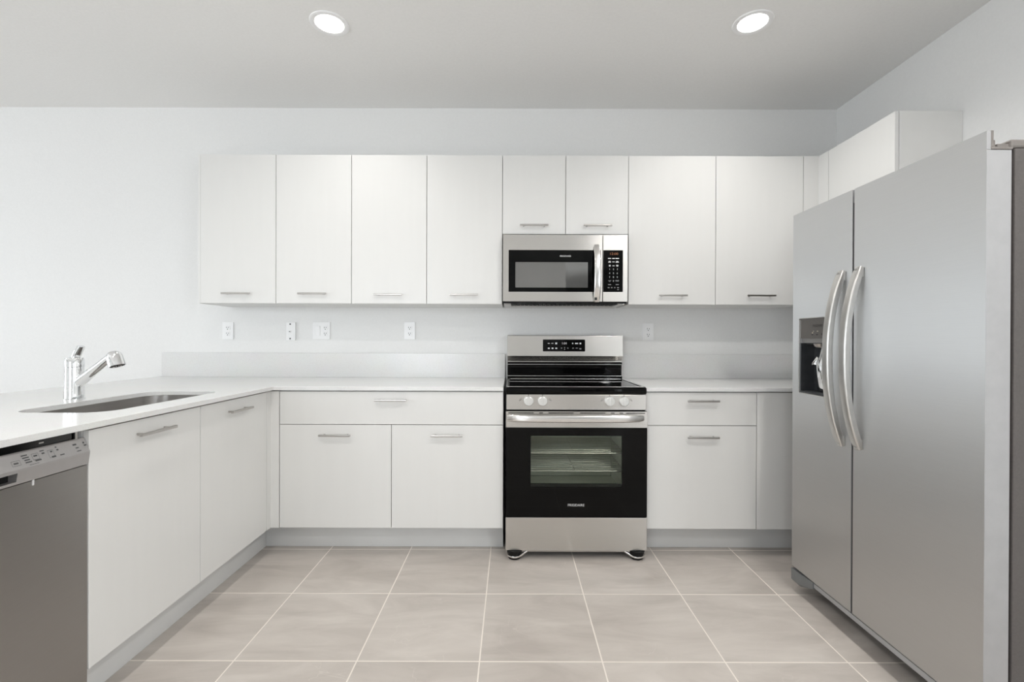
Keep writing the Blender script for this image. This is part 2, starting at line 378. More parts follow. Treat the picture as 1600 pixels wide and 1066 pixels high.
for dims, lab in (((-1.391, -.047, KY, KY + .016, 0, KZ - .001), 'grey-white toe kick board under the cabinet left of the range'),
                  ((.729, 2.19, KY, KY + .016, 0, KZ - .001), 'grey-white toe kick board under the cabinet right of the range'),
                  ((-1.407, -1.392, 1.442, KY + .016, 0, KZ - .001), 'grey-white toe kick board running along the peninsula under the sink')):
    tag(bx('toe_kick', 'kick', None, *dims), lab, 'toe kick', 'toe kick boards')

# ------------------------------------------------------------------ countertops, backsplashes, sink
XY = lambda a, b, d: (a, b, d)
SX0, SX1, SY0, SY1 = -1.762, -1.420, 1.615, 2.290
bm = bmesh.new()
plate(bm, [(-2.385, .80), (-1.29, .80), (-1.29, 2.514), (-.046, 2.514), (-.046, WY - .001), (-2.385, WY - .001)], [rrect(SX0, SX1, SY0, SY1, .085, 10)], XY, CT0, CT1)
tag(obj('countertop', bm, 'quartz', None, .0015), 'L-shaped white quartz countertop of the sink peninsula and left run', 'countertop')
tag(bx('countertop', 'quartz', None, .727, WR - .001, 2.514, WY - .001, CT0, CT1, bevel=.0015), 'short white quartz countertop between range and refrigerator', 'countertop')
tag(bx('backsplash', 'quartz', None, -2.362, -.046, WY - .021, WY - .001, CT1, 1.081, bevel=.001), 'low quartz backsplash behind the long countertop left of the range', 'backsplash')
tag(bx('backsplash', 'quartz', None, .727, WR - .001, WY - .021, WY - .001, CT1, 1.079, bevel=.001), 'low quartz backsplash behind the short countertop right of the range', 'backsplash')
t = thing('sink', 'stainless steel undermount sink set into the peninsula countertop', 'sink', (-1.59, 1.95, CT0))
bm = bmesh.new(); rings = []
for ex, z, rr in ((.022, -.0005, .1), (.004, -.0005, .088), (.004, -.004, .088), (-.002, -.15, .08), (-.012, -.185, .07), (-.035, -.2, .05)):
    rings.append([(a, b, CT0 + z) for a, b in rrect(SX0 - ex, SX1 + ex, SY0 - ex, SY1 + ex, rr, 10)])
loft(bm, rings, (False, False))
bot = [(a, b) for a, b in rrect(SX0 + .035, SX1 - .035, SY0 + .035, SY1 - .035, .05, 10)]
plate(bm, bot, [], XY, CT0 - .2005, CT0 - .2)
obj('basin', bm, 'sink', t, smooth=True)
bm = bmesh.new(); lathe(bm, (-1.6, 1.95, CT0 - .1995), (0, 0, 1), ((.045, 0), (.045, .003), (.038, .004), (.034, .001), (.01, .001)), 32); obj('drain', bm, 'chrome', t, smooth=True)

# ------------------------------------------------------------------ faucet
FX, FY = -1.846, 1.965
t = thing('faucet', 'chrome single-lever pull-out faucet standing behind the sink', 'faucet', (FX, FY, CT1))
bm = bmesh.new(); c = (FX, FY, CT1)
lathe(bm, c, (0, 0, 1), ((.037, 0), (.037, .003), (.0345, .005), (.0330, .05), (.0325, .128), (.0320, .136)), 48)
obj('body', bm, 'chrome', t, smooth=True)
bm = bmesh.new()
lathe(bm, c, (0, 0, 1), ((.0310, .1365), (.0330, .1385), (.0330, .168), (.030, .176), (.018, .180)), 48)
cap = obj('lever_cap', bm, 'chrome', t, smooth=True)
bm = bmesh.new()
sweep(bm, [(FX + .002, FY, CT1 + .166), (FX + .008, FY, CT1 + .182), (FX + .018, FY, CT1 + .203), (FX + .030, FY, CT1 + .224)], rrect(-.017, .017, -.0085, .0085, .006, 4), up=(1, 0, 0), scale=[.8, 1, 1, .85])
obj('lever', bm, 'chrome', t, smooth=True)
bm = bmesh.new()
d = Vector((.80, -.06, .60)).normalized(); st = Vector((FX + .006, FY, CT1 + .062))
pts = [st + d * k for k in (0, .02, .05, .09, .14, .195)]
sweep(bm, pts, circ(0, 0, .0215, 24), up=(0, 1, 0), scale=[1.05, 1.02, .98, .86, .76, .72])
obj('spout', bm, 'chrome', t, smooth=True)
e = pts[-1]; ax = Vector((.30, -.03, -.95)).normalized()
bm = bmesh.new(); lathe(bm, e - ax * .012 + Vector((.018, 0, .002)), ax, ((.010, -.012), (.020, -.008), (.0262, .002), (.0285, .016), (.0300, .040), (.0305, .052), (.027, .053), (.026, .051)), 36)
head = obj('spray_head', bm, 'chrome', t, smooth=True)
bm = bmesh.new(); lathe(bm, e - ax * .012 + Vector((.018, 0, .002)) + ax * .0515, ax, ((.0255, 0), (.0255, .0016), (.02, .003)), 32); obj('nozzle_face', bm, 'matteblack', head)
bm = bmesh.new()
for k in range(10):
    a = 2 * PI * k / 10; s = ax.orthogonal().normalized(); u = ax.cross(s)
    lathe(bm, e - ax * .012 + Vector((.018, 0, .002)) + ax * .0545 + (s * math.cos(a) + u * math.sin(a)) * .013, ax, ((.0028, 0), (.0018, .002)), 10)
obj('nozzles', bm, 'satin', head)

# ------------------------------------------------------------------ dishwasher (peninsula, facing right)
D0, D1 = .838, 1.4405
t = thing('dishwasher', 'stainless steel dishwasher with silver control panel at the peninsula end', 'dishwasher', (-1.6, 1.14, 0))
bx('tub', 'matteblack', t, (-1.905, -1.345, D0 + .004, D1 - .004, .02, .868), bevel=.001)
bx('vent_strip', 'black', t, (-1.345, -1.332, D0 + .004, D1 - .03, .868, .890), bevel=.001)
bx('mounting_bracket', 'satin', t, (-1.344, -1.326, D1 - .026, D1 - .018, .868, .893), bevel=.0005)
bm = bmesh.new()
YZ = lambda a, b, d: (d, a, b)
prof = [(-1.345, .868), (-1.3255, .871), (-1.3225, .868), (-1.3045, .829), (-1.3045, .824), (-1.310, .789), (-1.345, .789)]
# panel with the pocket of the door handle cut in the middle
hz0, hz1 = D0 + .2, D0 + .2 + .13
def seg_(bm, y0, y1, pr): loft(bm, [[(x, y0, z) for x, z in pr], [(x, y1, z) for x, z in pr]])
seg_(bm, D0, 1.022, prof); seg_(bm, 1.230, D1, prof)
upp = [(-1.345, .868), (-1.3255, .871), (-1.3225, .868), (-1.3045, .829), (-1.3045, .8200), (-1.345, .8200)]
seg_(bm, 1.022, 1.230, upp)
low = [(-1.330, .7965), (-1.309, .7965), (-1.310, .789), (-1.330, .789)]
seg_(bm, 1.022, 1.230, low)
pn = obj('control_panel', bm, 'dwpanel', t)
bm = bmesh.new(); box(bm, -1.344, -1.331, 1.022, 1.230, .789, .8235); obj('handle_pocket', bm, 'matteblack', pn)
# printed marks on the sloping face
nrm = Vector((.039, 0, .018)).normalized()
def slope(a, b, d):   # a along Y, b 0..1 down the slope
    p = Vector((-1.3225, 0, .868)).lerp(Vector((-1.3045, 0, .829)), b) + nrm * d; return (p.x, a, p.z)
# larger Y is further away and to the right
bm = bmesh.new()
def yy(px): return 728 * 1.313 / (800 - px)
marks = [(yy(24), .60, .012, .10), (yy(40), .22, .016, .08), (yy(41), .38, .017, .08), (yy(42), .54, .014, .08), (yy(43), .70, .017, .08), (yy(56), .40, .010, .10), (yy(58), .72, .016, .10),
         (yy(68), .18, .012, .07), (yy(68.5), .36, .008, .10), (yy(81), .38, .006, .10), (yy(82), .75, .012, .12), (yy(90), .16, .005, .08), (yy(91), .36, .006, .10), (yy(95), .76, .013, .08),
         (yy(118), .30, .012, .12), (yy(120), .56, .010, .08), (yy(121), .80, .014, .06), (yy(132), .30, .005, .12), (yy(133), .50, .008, .10), (yy(50), .90, .026, .03)]
for a, b, wd, h in marks:
    bm.faces.new([bm.verts.new(slope(x, y, .0006)) for x, y in ((a - wd / 2, b - h / 2), (a + wd / 2, b - h / 2), (a + wd / 2, b + h / 2), (a - wd / 2, b + h / 2))])
for a, b, wd, h in ((yy(24), .60, .022, .34), (yy(80), .52, .016, .52), (yy(56), .45, .018, .42)):
    e_ = .0006
    for x0, x1, y0, y1 in ((a - wd / 2, a + wd / 2, b - h / 2, b - h / 2 + .02), (a - wd / 2, a + wd / 2, b + h / 2 - .02, b + h / 2), (a - wd / 2, a - wd / 2 + e_, b - h / 2, b + h / 2), (a + wd / 2 - e_, a + wd / 2, b - h / 2, b + h / 2)):
        bm.faces.new([bm.verts.new(slope(x, y, .0005)) for x, y in ((x0, y0), (x1, y0), (x1, y1), (x0, y1))])
obj('panel_print', bm, 'print_grey', pn)
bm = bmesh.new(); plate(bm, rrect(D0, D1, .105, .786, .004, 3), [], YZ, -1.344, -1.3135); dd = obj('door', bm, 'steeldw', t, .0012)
bx('tape_tab', 'print_white', dd, (-1.3133, -1.3100, yy(50.5) - .001, yy(50.5) + .002, .774, .790), bevel=0)
bx('kick_plate', 'matteblack', t, (-1.40, -1.385, D0, D1, .0, .10), bevel=.001)
bm = bmesh.new(); dashes(bm, lambda a, b, d: (-1.3318 + d, a, b), .0006, [(yy(74.5) + .0, .881, .014, .004)]); obj('badge', bm, 'satin', t)

# ------------------------------------------------------------------ range
RX0, RX1 = -.031, .7235
t = thing('range', 'stainless steel and black glass electric range with smooth cooktop', 'range', (.346, 2.8, 0))
XZ = lambda Y: (lambda a, b, d: (a, Y - d, b))
# body open at the front so that the oven is a real cavity
OX0, OX1, OZ0, OZ1, OYB = .06, .64, .30, .72, 3.0
bx('body', 'matteblack', t, (RX0 + .002, OX0 - .012, 2.522, 3.12, .05, .880), (OX1 + .012, RX1 - .002, 2.522, 3.12, .05, .880), (OX0 - .012, OX1 + .012, 2.522, 3.12, .05, OZ0 - .012), (OX0 - .012, OX1 + .012, 2.522, 3.12, OZ1 + .012, .880), (OX0 - .012, OX1 + .012, OYB + .012, 3.12, OZ0 - .012, OZ1 + .012), bevel=.001)
bm = bmesh.new()
for q in ((OX0 - .012, OX0, 2.522, OYB, OZ0, OZ1), (OX1, OX1 + .012, 2.522, OYB, OZ0, OZ1), (OX0 - .012, OX1 + .012, 2.522, OYB, OZ0 - .012, OZ0), (OX0 - .012, OX1 + .012, 2.522, OYB, OZ1, OZ1 + .012), (OX0, OX1, OYB, OYB + .012, OZ0, OZ1)): box(bm, *q)
for k in range(7):
    z = OZ0 + .045 + k * .052
    box(bm, OX0 + .02, OX1 - .02, OYB - .012, OYB, z, z + .016)
obj('oven_liner', bm, 'enamel', t, .003)
for z in (.455, .553):
    bm = bmesh.new(); r_ = .0024
    for y in [2.56 + k * .04 for k in range(11)]: sweep(bm, [(OX0 + .012, y, z), (OX1 - .012, y, z)], circ(0, 0, r_ if y > 2.57 else .0045, 8))
    for x in (OX0 + .014, (OX0 + OX1) / 2, OX1 - .014): sweep(bm, [(x, 2.56, z - .005), (x, 2.96, z - .005)], circ(0, 0, r_, 8))
    obj('oven_rack', bm, 'satin', t, smooth=True)
# cooktop
bm = bmesh.new()
pr = [(3.062, .884), (2.512, .884), (2.499, .886), (2.497, .900), (2.4985, .912), (2.504, .9195), (2.512, .922), (3.062, .922)]
loft(bm, [[(x, y, z) for y, z in pr] for x in (RX0, RX1)])
ck = obj('cooktop', bm, 'blackglass', t, .004, seg=3)
bm = bmesh.new()
outer = rrect(RX0 + .002, RX1 - .002, 2.507, 3.040, .012, 4); inner = rrect(RX0 + .018, RX1 - .018, 2.523, 3.024, .008, 4)
plate(bm, outer, [inner], XY, .9222, .9245); obj('cooktop_trim', bm, 'polished', ck, .0006)
# control panel with knobs
cp = bx('control_panel', 'steel', t, (RX0 + .002, RX1 - .002, 2.499, 2.521, .800, .8825), bevel=.0015)
for px in (826.5, 848.5, 954.5, 977):
    x = (px - 800) / 294.; bm = bmesh.new(); c = (x, 2.499, .8475)
    lathe(bm, c, (0, -1, 0), ((.027, 0), (.027, .005), (.0255, .008), (.0245, .018), (.022, .0195)), 32)
    box(bm, x - .0045, x + .0045, 2.499 - .029, 2.499 - .018, .8475 - .022, .8475 + .0235)
    k = obj('knob', bm, 'knob', t, .0008, smooth=False)
    bm = bmesh.new(); dashes(bm, XZ(2.499), .0006, [(x, .8785, .0024, .007)]); obj('pointer_mark', bm, 'print_black', k)
bm = bmesh.new()
for px in (814, 860, 943, 987.5):
    x = (px - 800) / 294.
    plate(bm, circ(x, .856, .0048, 16), [circ(x, .856, .0038, 16)], XZ(2.499), .0002, .0006)
    dashes(bm, XZ(2.499), .0007, [(x + (.006 if px in (860, 987.5) else -.006), .850, .0035, .0035)])
obj('panel_print', bm, 'print_grey', cp)
# oven door
DZ0, DZM, DZ1 = .229, .708, .794
WX0, WX1, WZ0, WZ1 = .102, .590, .388, .663
bm = bmesh.new()
slots = []
for a, b in ((794.5, 834.5), (843, 849), (857.5, 897), (907, 947), (955.5, 961.5), (969, 975), (979, 1009)):
    slots.append([((a - 800) / 294, .7835), ((b - 800) / 294, .7835), ((b - 800) / 294, .7875), ((a - 800) / 294, .7875)])
plate(bm, [(RX0, DZM), (RX1, DZM), (RX1, DZ1), (RX0, DZ1)], slots, XZ(2.486), 0, -.02)
dr = obj('oven_door', bm, 'steel', t, 0)
bx('door_inner_frame', 'matteblack', dr, (RX0 + .002, WX0 - .012, 2.496, 2.519, DZ0, DZM), (WX1 + .004, RX1 - .002, 2.496, 2.519, DZ0, DZM), (WX0 - .012, WX1 + .004, 2.496, 2.519, DZ0, WZ0 + .012), (WX0 - .012, WX1 + .004, 2.496, 2.519, WZ1 + .012, DZM), (RX0 + .002, RX1 - .002, 2.508, 2.519, DZM, DZ1 - .002), bevel=0)
bm = bmesh.new(); plate(bm, [(RX0, DZ0), (RX1, DZ0), (RX1, DZM - .001), (RX0, DZM - .001)], [rrect(WX0, WX1, WZ0, WZ1, .006, 3)], XZ(2.4865), 0, -.009)
obj('door_glass', bm, 'blackglass', dr)
bm = bmesh.new(); plate(bm, rrect(WX0, WX1, WZ0, WZ1, .006, 3), [], XZ(2.4867), 0, -.004); obj('oven_window', bm, 'ovenglass', dr)
bm = bmesh.new(); text_into(bm, 'FRIGIDAIRE', .0185, XZ(2.4865), .345, .2925, .0006, .088); obj('door_lettering', bm, 'print_white', dr)
bm = bmesh.new(); hp = []; n = 28
for i in range(n + 1):
    s = i / n; u = 2 * s - 1
    hp.append((-.0235 + .722 * s, 2.472 - .030 * (1 - abs(u) ** 5), .7615))
sweep(bm, hp, rrect(-.010, .010, -.0195, .0195, .0095, 5), scale=[(.7, .8)] + [(.95, .97)] + [1] * (n - 3) + [(.95, .97)] + [(.7, .8)])
for x in (.0, .686): box(bm, x - .011, x + .011, 2.468, 2.4855, .750, .770)
obj('handle', bm, 'polished', dr, smooth=True)
bx('storage_drawer', 'steel', t, (RX0, RX1, 2.486, 2.520, .050, .226), bevel=.0015)
bx('base_rail', 'satin', t, (RX0 + .06, RX1 - .06, 2.497, 2.516, .038, .049), bevel=.001)
for x, s in ((RX0 + .048, 1), (RX1 - .048, -1)):
    bm = bmesh.new()
    lathe(bm, (x, 2.510, .0), (0, 0, 1), ((.030, .001), (.034, .006), (.034, .018), (.038, .030), (.044, .049)), 28); ft = obj('foot', bm, 'matteblack', t, smooth=True)
    bm = bmesh.new(); ps = []
    for i in range(15):
        a = PI * (1.06 - i / 14 * .82) ; ps.append((x - s * .036 * -math.cos(a) if 0 else x + s * (.040 * math.cos(a)), 2.510 - .034 * math.sin(a) - .003, .024 - .006 * math.sin(a)))
    ps.append((x + s * .068, 2.496, .042))
    sweep(bm, ps, rrect(-.0012, .0012, -.0045, .0045, .001, 2)); obj('foot_strip', bm, 'polished', ft, smooth=True)
for x in (RX0 + .06, RX1 - .06):
    bm = bmesh.new(); lathe(bm, (x, 3.05, .0), (0, 0, 1), ((.018, .0), (.018, .05)), 16); obj('foot', bm, 'matteblack', t, smooth=True)
# backguard
bm = bmesh.new(); BX0, BX1 = RX0 + .001, RX1 - .0015
pr = [(3.150, 1.206), (3.040, 1.206), (3.030, 1.203), (3.024, 1.070), (3.052, 1.038), (3.052, 1.030), (3.150, 1.030)]
loft(bm, [[(x, y, z) for y, z in pr] for x in (BX0, BX1)]); bgd = obj('backguard', bm, 'steel', t, .002)
bm = bmesh.new()
pr = [(3.150, 1.029), (3.046, 1.029), (3.046, 1.016), (3.062, 1.010), (3.064, .948), (3.044, .940), (3.044, .9225), (3.150, .9225)]
loft(bm, [[(x, y, z) for y, z in pr] for x in (BX0 + .001, BX1 - .001)]); obj('backguard_riser', bm, 'blackglass', t, .002)
bx('trim_strip', 'polished', t, (BX0 + .002, BX1 - .002, 3.0435, 3.0465, 1.0145, 1.0165), (BX0 + .002, BX1 - .002, 3.043, 3.047, .9395, .9425), bevel=0)
def bgp(a, b, d):
    k = (b - 1.070) / (1.203 - 1.070); return (a, 3.024 + .006 * k - d, b)
bm = bmesh.new(); plate(bm, rrect(.2005, .4745, 1.101, 1.178, .003, 3), [], bgp, .0002, .002); ds_ = obj('display', bm, 'blackglass', bgd)
bm = bmesh.new()
text_into(bm, '1:04', .020, bgp, .339, 1.1525, .0026)
rows = []
sx = lambda px: .2005 + (px - 168) / (1380 - 168) * .274
for px in (335, 440): rows.append((sx(px), 1.153, .013, .004))
for px in (550,): rows.append((sx(px), 1.153, .012, .011))
for px in (340, 445, 553): rows.append((sx(px), 1.121, .012, .009))
for px in (1025,): rows.append((sx(px), 1.153, .008, .008))
rows.append((sx(1135), 1.153, .020, .008)); rows.append((sx(1245), 1.153, .011, .010))
dashes(bm, bgp, .0026, rows); obj('display_print', bm, 'print_white', bgd)
bm = bmesh.new(); rows = []
for px in (705, 885, 1035): rows.append((sx(px), 1.122, .008, .006))
rows += [(sx(793), 1.126, .006, .006), (sx(793), 1.115, .006, .006), (sx(1140), 1.122, .013, .005), (sx(1245), 1.118, .012, .008)]
dashes(bm, bgp, .0026, rows); obj('display_dim_print', bm, mat('dim_print', (.22, .22, .22), .5), bgd)

# ------------------------------------------------------------------ microwave
MX0, MX1, MZ0, MZ1 = -.056, .691, 1.392, 1.806
MY = 2.790; MF = 1.4055
t = thing('microwave', 'stainless steel over-the-range microwave with black glass door', 'microwave', (.317, 2.98, MZ0))
bx('body', 'matteblack', t, (MX0 + .003, MX1 - .003, MY + .027, WY - .002, MZ0 + .012, MZ1 - .002), (MX0 + .006, MX1 - .006, MY + .006, MY + .027, MZ0 + .004, MZ0 + .030), bevel=.001)
# underside tray with grease filters and lamp
bx('underside', 'satin', t, (MX0 + .006, MX1 - .006, 3.00, WY - .004, MZ0 - .002, MZ0 + .011), (MX0 + .006, MX0 + .05, MY + .05, 3.00, MZ0 - .002, MZ0 + .011), (MX1 - .05, MX1 - .006, MY + .05, 3.00, MZ0 - .002, MZ0 + .011), bevel=.002)
bm = bmesh.new()
for k in range(24):
    x = MX0 + .06 + k * .0268; box(bm, x, x + .018, MY + .04, 2.99, MZ0 + .003, MZ0 + .011)
obj('vent_grille', bm, 'matteblack', t)
XS = .542
bm = bmesh.new()
GX0, GX1, GZ0, GZ1 = -.021, .662, 1.464, 1.713
V = XZ(MY)
plate(bm, [(MX0, MF), (XS - .0015, MF), (XS - .0015, MZ1), (MX0, MZ1)], [[(GX0, GZ0), (XS - .012, GZ0), (XS - .012, GZ1), (GX0, GZ1)]], V, 0, -.026)
md = obj('door', bm, 'steel', t, .0012)
bm = bmesh.new(); plate(bm, [(GX0 + .0003, GZ0 + .0003), (XS - .0123, GZ0 + .0003), (XS - .0123, GZ1 - .0003), (GX0 + .0003, GZ1 - .0003)], [rrect(.019, .453, 1.489, 1.641, .003, 3)], V, .0005, -.02); obj('door_glass', bm, 'blackglass', md)
bm = bmesh.new(); plate(bm, rrect(.019, .453, 1.489, 1.641, .003, 3), [], V, .0003, -.02); obj('door_window', bm, 'mirrorglass', md)
bm = bmesh.new(); text_into(bm, 'FRIGIDAIRE', .0145, V, .318, 1.677, .0012, .066); obj('door_lettering', bm, 'print_white', md)
bm = bmesh.new(); hp = []; n = 22
for i in range(n + 1):
    s = i / n; u = 2 * s - 1; hp.append((.5035, MY - .012 - .034 * (1 - abs(u) ** 2.6), 1.742 - .338 * s))
sweep(bm, hp, rrect(-.0195, .0195, -.0075, .0075, .006, 4), up=(0, 1, 0), scale=[(.75, .7), (.9, .9)] + [1] * (n - 3) + [(.9, .9), (.75, .7)])
for z in (1.722, 1.424): box(bm, .4935, .5135, MY - .014, MY - .0005, z - .011, z + .011)
mh = obj('handle', bm, 'polished', md, smooth=True)
bx('price_sticker', 'print_black', mh, (.488, .503, MY - .0315, MY - .030, 1.412, 1.428), bevel=0)
bm = bmesh.new(); plate(bm, [(XS + .0015, MF), (MX1, MF), (MX1, MZ1), (XS + .0015, MZ1)], [[(XS + .004, GZ0), (GX1, GZ0), (GX1, GZ1), (XS + .004, GZ1)]], V, 0, -.026)
mc = obj('control_panel', bm, 'steel', t, .0012)
bm = bmesh.new(); plate(bm, [(XS + .0043, GZ0 + .0003), (GX1 - .0003, GZ0 + .0003), (GX1 - .0003, GZ1 - .0003), (XS + .0043, GZ1 - .0003)], [], V, .0005, -.02); obj('keypad_glass', bm, 'blackglass', mc)
kx = lambda px: (930 + px / 10.66 - 800) / 261.
kz = lambda py: 1.178 - (380 + py / 10.66 - 530.9) / 261.
bm = bmesh.new()
for s, px, py in (('1', 235, 437), ('2', 299, 437), ('3', 363, 437), ('4', 235, 503), ('5', 299, 503), ('6', 363, 503), ('7', 235, 568), ('8', 299, 568), ('9', 363, 568), ('0', 299, 632)):
    text_into(bm, s, .0135, V, kx(px), kz(py), .0012)
text_into(bm, 'START', .0105, V, kx(363), kz(630), .0012, .021)
rows = [(kx(233), kz(256), .018, .0055), (kx(298), kz(256), .015, .0055), (kx(362), kz(256), .021, .0055), (kx(235), kz(305), .012, .004), (kx(235), kz(320), .016, .004), (kx(298), kz(313), .015, .004), (kx(362), kz(305), .014, .004), (kx(362), kz(320), .019, .004),
        (kx(237), kz(370), .011, .004), (kx(237), kz(384), .010, .004), (kx(299), kz(378), .013, .004), (kx(362), kz(369), .014, .004), (kx(364), kz(384), .011, .004)]
dashes(bm, V, .0012, rows); obj('keypad_print', bm, 'print_white', mc)
bm = bmesh.new()
dashes(bm, V, .0012, [(kx(237), kz(625), .018, .003), (kx(237), kz(640), .010, .003), (kx(236), kz(692), .018, .005), (kx(363), kz(692), .018, .005), (kx(220), kz(742), .011, .006), (kx(272), kz(742), .008, .006), (kx(322), kz(742), .008, .006), (kx(376), kz(742), .011, .006), (kx(376), kz(775), .010, .005)])
obj('keypad_dim_print', bm, bpy.data.materials['dim_print'], mc)
bm = bmesh.new(); text_into(bm, '12:00', .020, V, kx(305), kz(180), .0012, .048); obj('clock_display', bm, 'led_amber', mc)

# ------------------------------------------------------------------ refrigerator
FXF = 1.331; FZ0, FZT = .112, 1.768; FY0, FYG, FY1 = 1.310, 1.820, 2.208
t = thing('refrigerator', 'stainless steel side-by-side refrigerator with dispenser and two bowed handles', 'refrigerator', (1.75, 1.76, 0))
bx('cabinet_body', 'fridgebody', t, (1.4145, 2.14, FY0 + .003, FY1 - .003, .045, 1.7215), bevel=.004)
bx('gasket', 'matteblack', t, (1.4035, 1.414, FY0 + .012, FY1 - .012, FZ0 + .01, 1.712), bevel=0)
LX = lambda X: (lambda a, b, d: (X + d, a, b))
# door shells
DH = (1.955, 2.156, .938, 1.276)        # dispenser opening y0,y1,z0,z1
def fdoor(name, y0, y1, hole):
    bm = bmesh.new(); n = 10
    hl = [[(hole[0], hole[2]), (hole[1], hole[2]), (hole[1], hole[3]), (hole[0], hole[3])]] if hole else []
    plate(bm, [(y0, FZ0), (y1, FZ0), (y1, FZT), (y0, FZT)], hl, LX(FXF), 0, .0012)
    d = obj(name, bm, 'steelfridge', t)
    d.data.materials.append(M['fridgeside'])      # the folded edge of the sheet is painted like the side
    for p in d.data.polygons:
        if abs(p.normal.x) < .5: p.material_index = 1
    if hole:
        h = hole
        bx('door_shell', 'fridgeside', d, (FXF + .0012, 1.403, y0 + .0005, h[0], FZ0, 1.716), (FXF + .0012, 1.403, h[1], y1 - .0005, FZ0, 1.716), (FXF + .0012, 1.403, h[0], h[1], FZ0, h[2]), (FXF + .0012, 1.403, h[0], h[1], h[3], 1.716), bevel=0)
    else:
        bx('door_shell', 'fridgeside', d, (FXF + .0012, 1.403, y0 + .0005, y1 - .0005, FZ0, 1.716), bevel=.002)
    bx('door_lip', 'fridgeside', d, (FXF + .0012, FXF + .0125, y0 + .0005, y1 - .0005, 1.716, 1.7675), bevel=0)
    bx('top_cap', 'greyplastic', d, (FXF + .0125, 1.3505, y0 - .0005, y1 + .0005 - .001, 1.724, 1.7695), (FXF + .012, 1.405, y0 - .0005, y1 - .0005, 1.7165, 1.724), bevel=.001)
    return d
fr = fdoor('refrigerator_door', FY0, FYG - .005, None)
fz = fdoor('freezer_door', FYG + .005, FY1, DH)
bx('dark_gap_strip', 'matteblack', t, (FXF + .004, 1.4033, FYG - .0047, FYG + .0047, FZ0 + .002, 1.716), bevel=0)  # black strip standing in for the deep shade between the doors
def fhandle(parent, y, ztop, zbot):
    bm = bmesh.new(); n = 34; hp = []; sc = []
    for i in range(n + 1):
        s = i / n; u = 2 * s - 1
        x = 1.322 - .058 * (1 - abs(u) ** 2.3)
        hp.append((x, y, ztop + (zbot - ztop) * s)); k = min(1, .75 + .5 * (1 - abs(u)) * 6)
        sc.append((min(1, k), min(1, .75 + (1 - abs(u)) * 2)))
    sweep(bm, hp, rrect(-.0185, .0185, -.0125, .0125, .007, 5), up=(1, 0, 0), scale=sc)
    for z in (ztop - .022, zbot + .022): box(bm, 1.306, FXF - .0005, y - .009, y + .009, z - .016, z + .016)
    return obj('handle', bm, 'handle', parent, smooth=True)
fhandle(fz, 1.868, 1.455, .757); fhandle(fr, 1.772, 1.457, .764)
# dispenser
a0, a1, b0, b1 = DH
e_ = .004
bm = bmesh.new(); plate(bm, rrect(a0 - e_, a1 + e_, b0 - e_, b1 + e_, .01, 4), [rrect(a0 + .0005, a1 - .0005, b0 + .0005, b1 - .0005, .006, 4)], LX(FXF), -.003, .001)
obj('dispenser_bezel', bm, 'polished', fz, .0008)
bx('dispenser_panel', 'disp', fz, (FXF + .001, FXF + .025, a0 + .001, a1 - .001, 1.187, b1 - .001), bevel=.001)
bm = bmesh.new(); loft(bm, [[(FXF + .001, y, 1.230), (FXF + .014, y, 1.166), (FXF + .025, y, 1.166), (FXF + .025, y, 1.230)] for y in (a0 + .001, a1 - .001)]); obj('dispenser_ledge', bm, mat('ledge_grey', (.30, .295, .29), .35, .5), fz)
bm = bmesh.new()
for q in ((1.396, 1.402, a0 + .001, a1 - .001, b0 + .001, 1.165), (FXF + .002, 1.396, a0 + .001, a0 + .006, b0 + .001, 1.165), (FXF + .002, 1.396, a1 - .006, a1 - .001, b0 + .001, 1.165), (FXF + .026, 1.396, a0 + .006, a1 - .006, 1.160, 1.2)): box(bm, *q)
obj('dispenser_well', bm, 'dispdark', fz)
bm = bmesh.new(); box(bm, FXF + .002, 1.396, a0 + .006, a1 - .006, b0 + .001, b0 + .008)
for k in range(7): box(bm, FXF + .008 + k * .008, FXF + .011 + k * .008, a0 + .02, a1 - .02, b0 + .008, b0 + .011)
obj('drip_tray', bm, 'dispdark', fz, .0005)
yc = 2.055
bm = bmesh.new()
rings = []
for z, hw, x, th in ((1.148, .016, 1.378, .010), (1.10, .022, 1.370, .012), (1.075, .026, 1.362, .014), (1.03, .030, 1.366, .014), (.975, .036, 1.374, .013), (.955, .038, 1.378, .012)):
    rings.append([(x + th * math.cos(a) * -1, yc + hw * math.sin(a), z) for a in [2 * PI * i / 20 for i in range(20)]])
loft(bm, rings); pd = obj('dispenser_paddle', bm, 'chrome', fz, smooth=True)
bm = bmesh.new()
loft(bm, [[(1.352, yc + .030, 1.078), (1.352, yc + .030, 1.070), (1.366, yc + .024, 1.066), (1.366, yc + .024, 1.10)], [(1.350, yc + .042, 1.074), (1.350, yc + .042, 1.067), (1.362, yc + .040, 1.062), (1.364, yc + .030, 1.105)]])
obj('water_lever', bm, 'polished', fz)
bm = bmesh.new(); lathe(bm, (1.362, yc + .004, 1.163), (0, 0, -1), ((.026, 0), (.022, .012), (.014, .018)), 24); obj('ice_chute', bm, 'satin', fz, smooth=True)
LV = lambda a, b, d: (FXF + .001 - d, -a, b)
ym = lambda px: -(728 * FXF / (1240 + px / 7.1 - 800))
bm = bmesh.new(); text_into(bm, 'FRIGIDAIRE', .0145, LV, ym(262), 1.2415, .0006, .062); obj('dispenser_lettering', bm, 'print_black', fz)
bm = bmesh.new(); dashes(bm, LV, .0006, [(ym(206), 1.203, .012, .004), (ym(258), 1.203, .013, .004), (ym(311), 1.205, .005, .007)]); obj('button_print', bm, 'print_black', fz)
bm = bmesh.new(); dashes(bm, LV, .0006, [(ym(208), 1.211, .007, .004), (ym(218), 1.218, .006, .002), (ym(264), 1.218, .009, .0025)]); obj('indicator_lights', bm, mat('indicator_print', (.8, .72, .55), .5), fz)
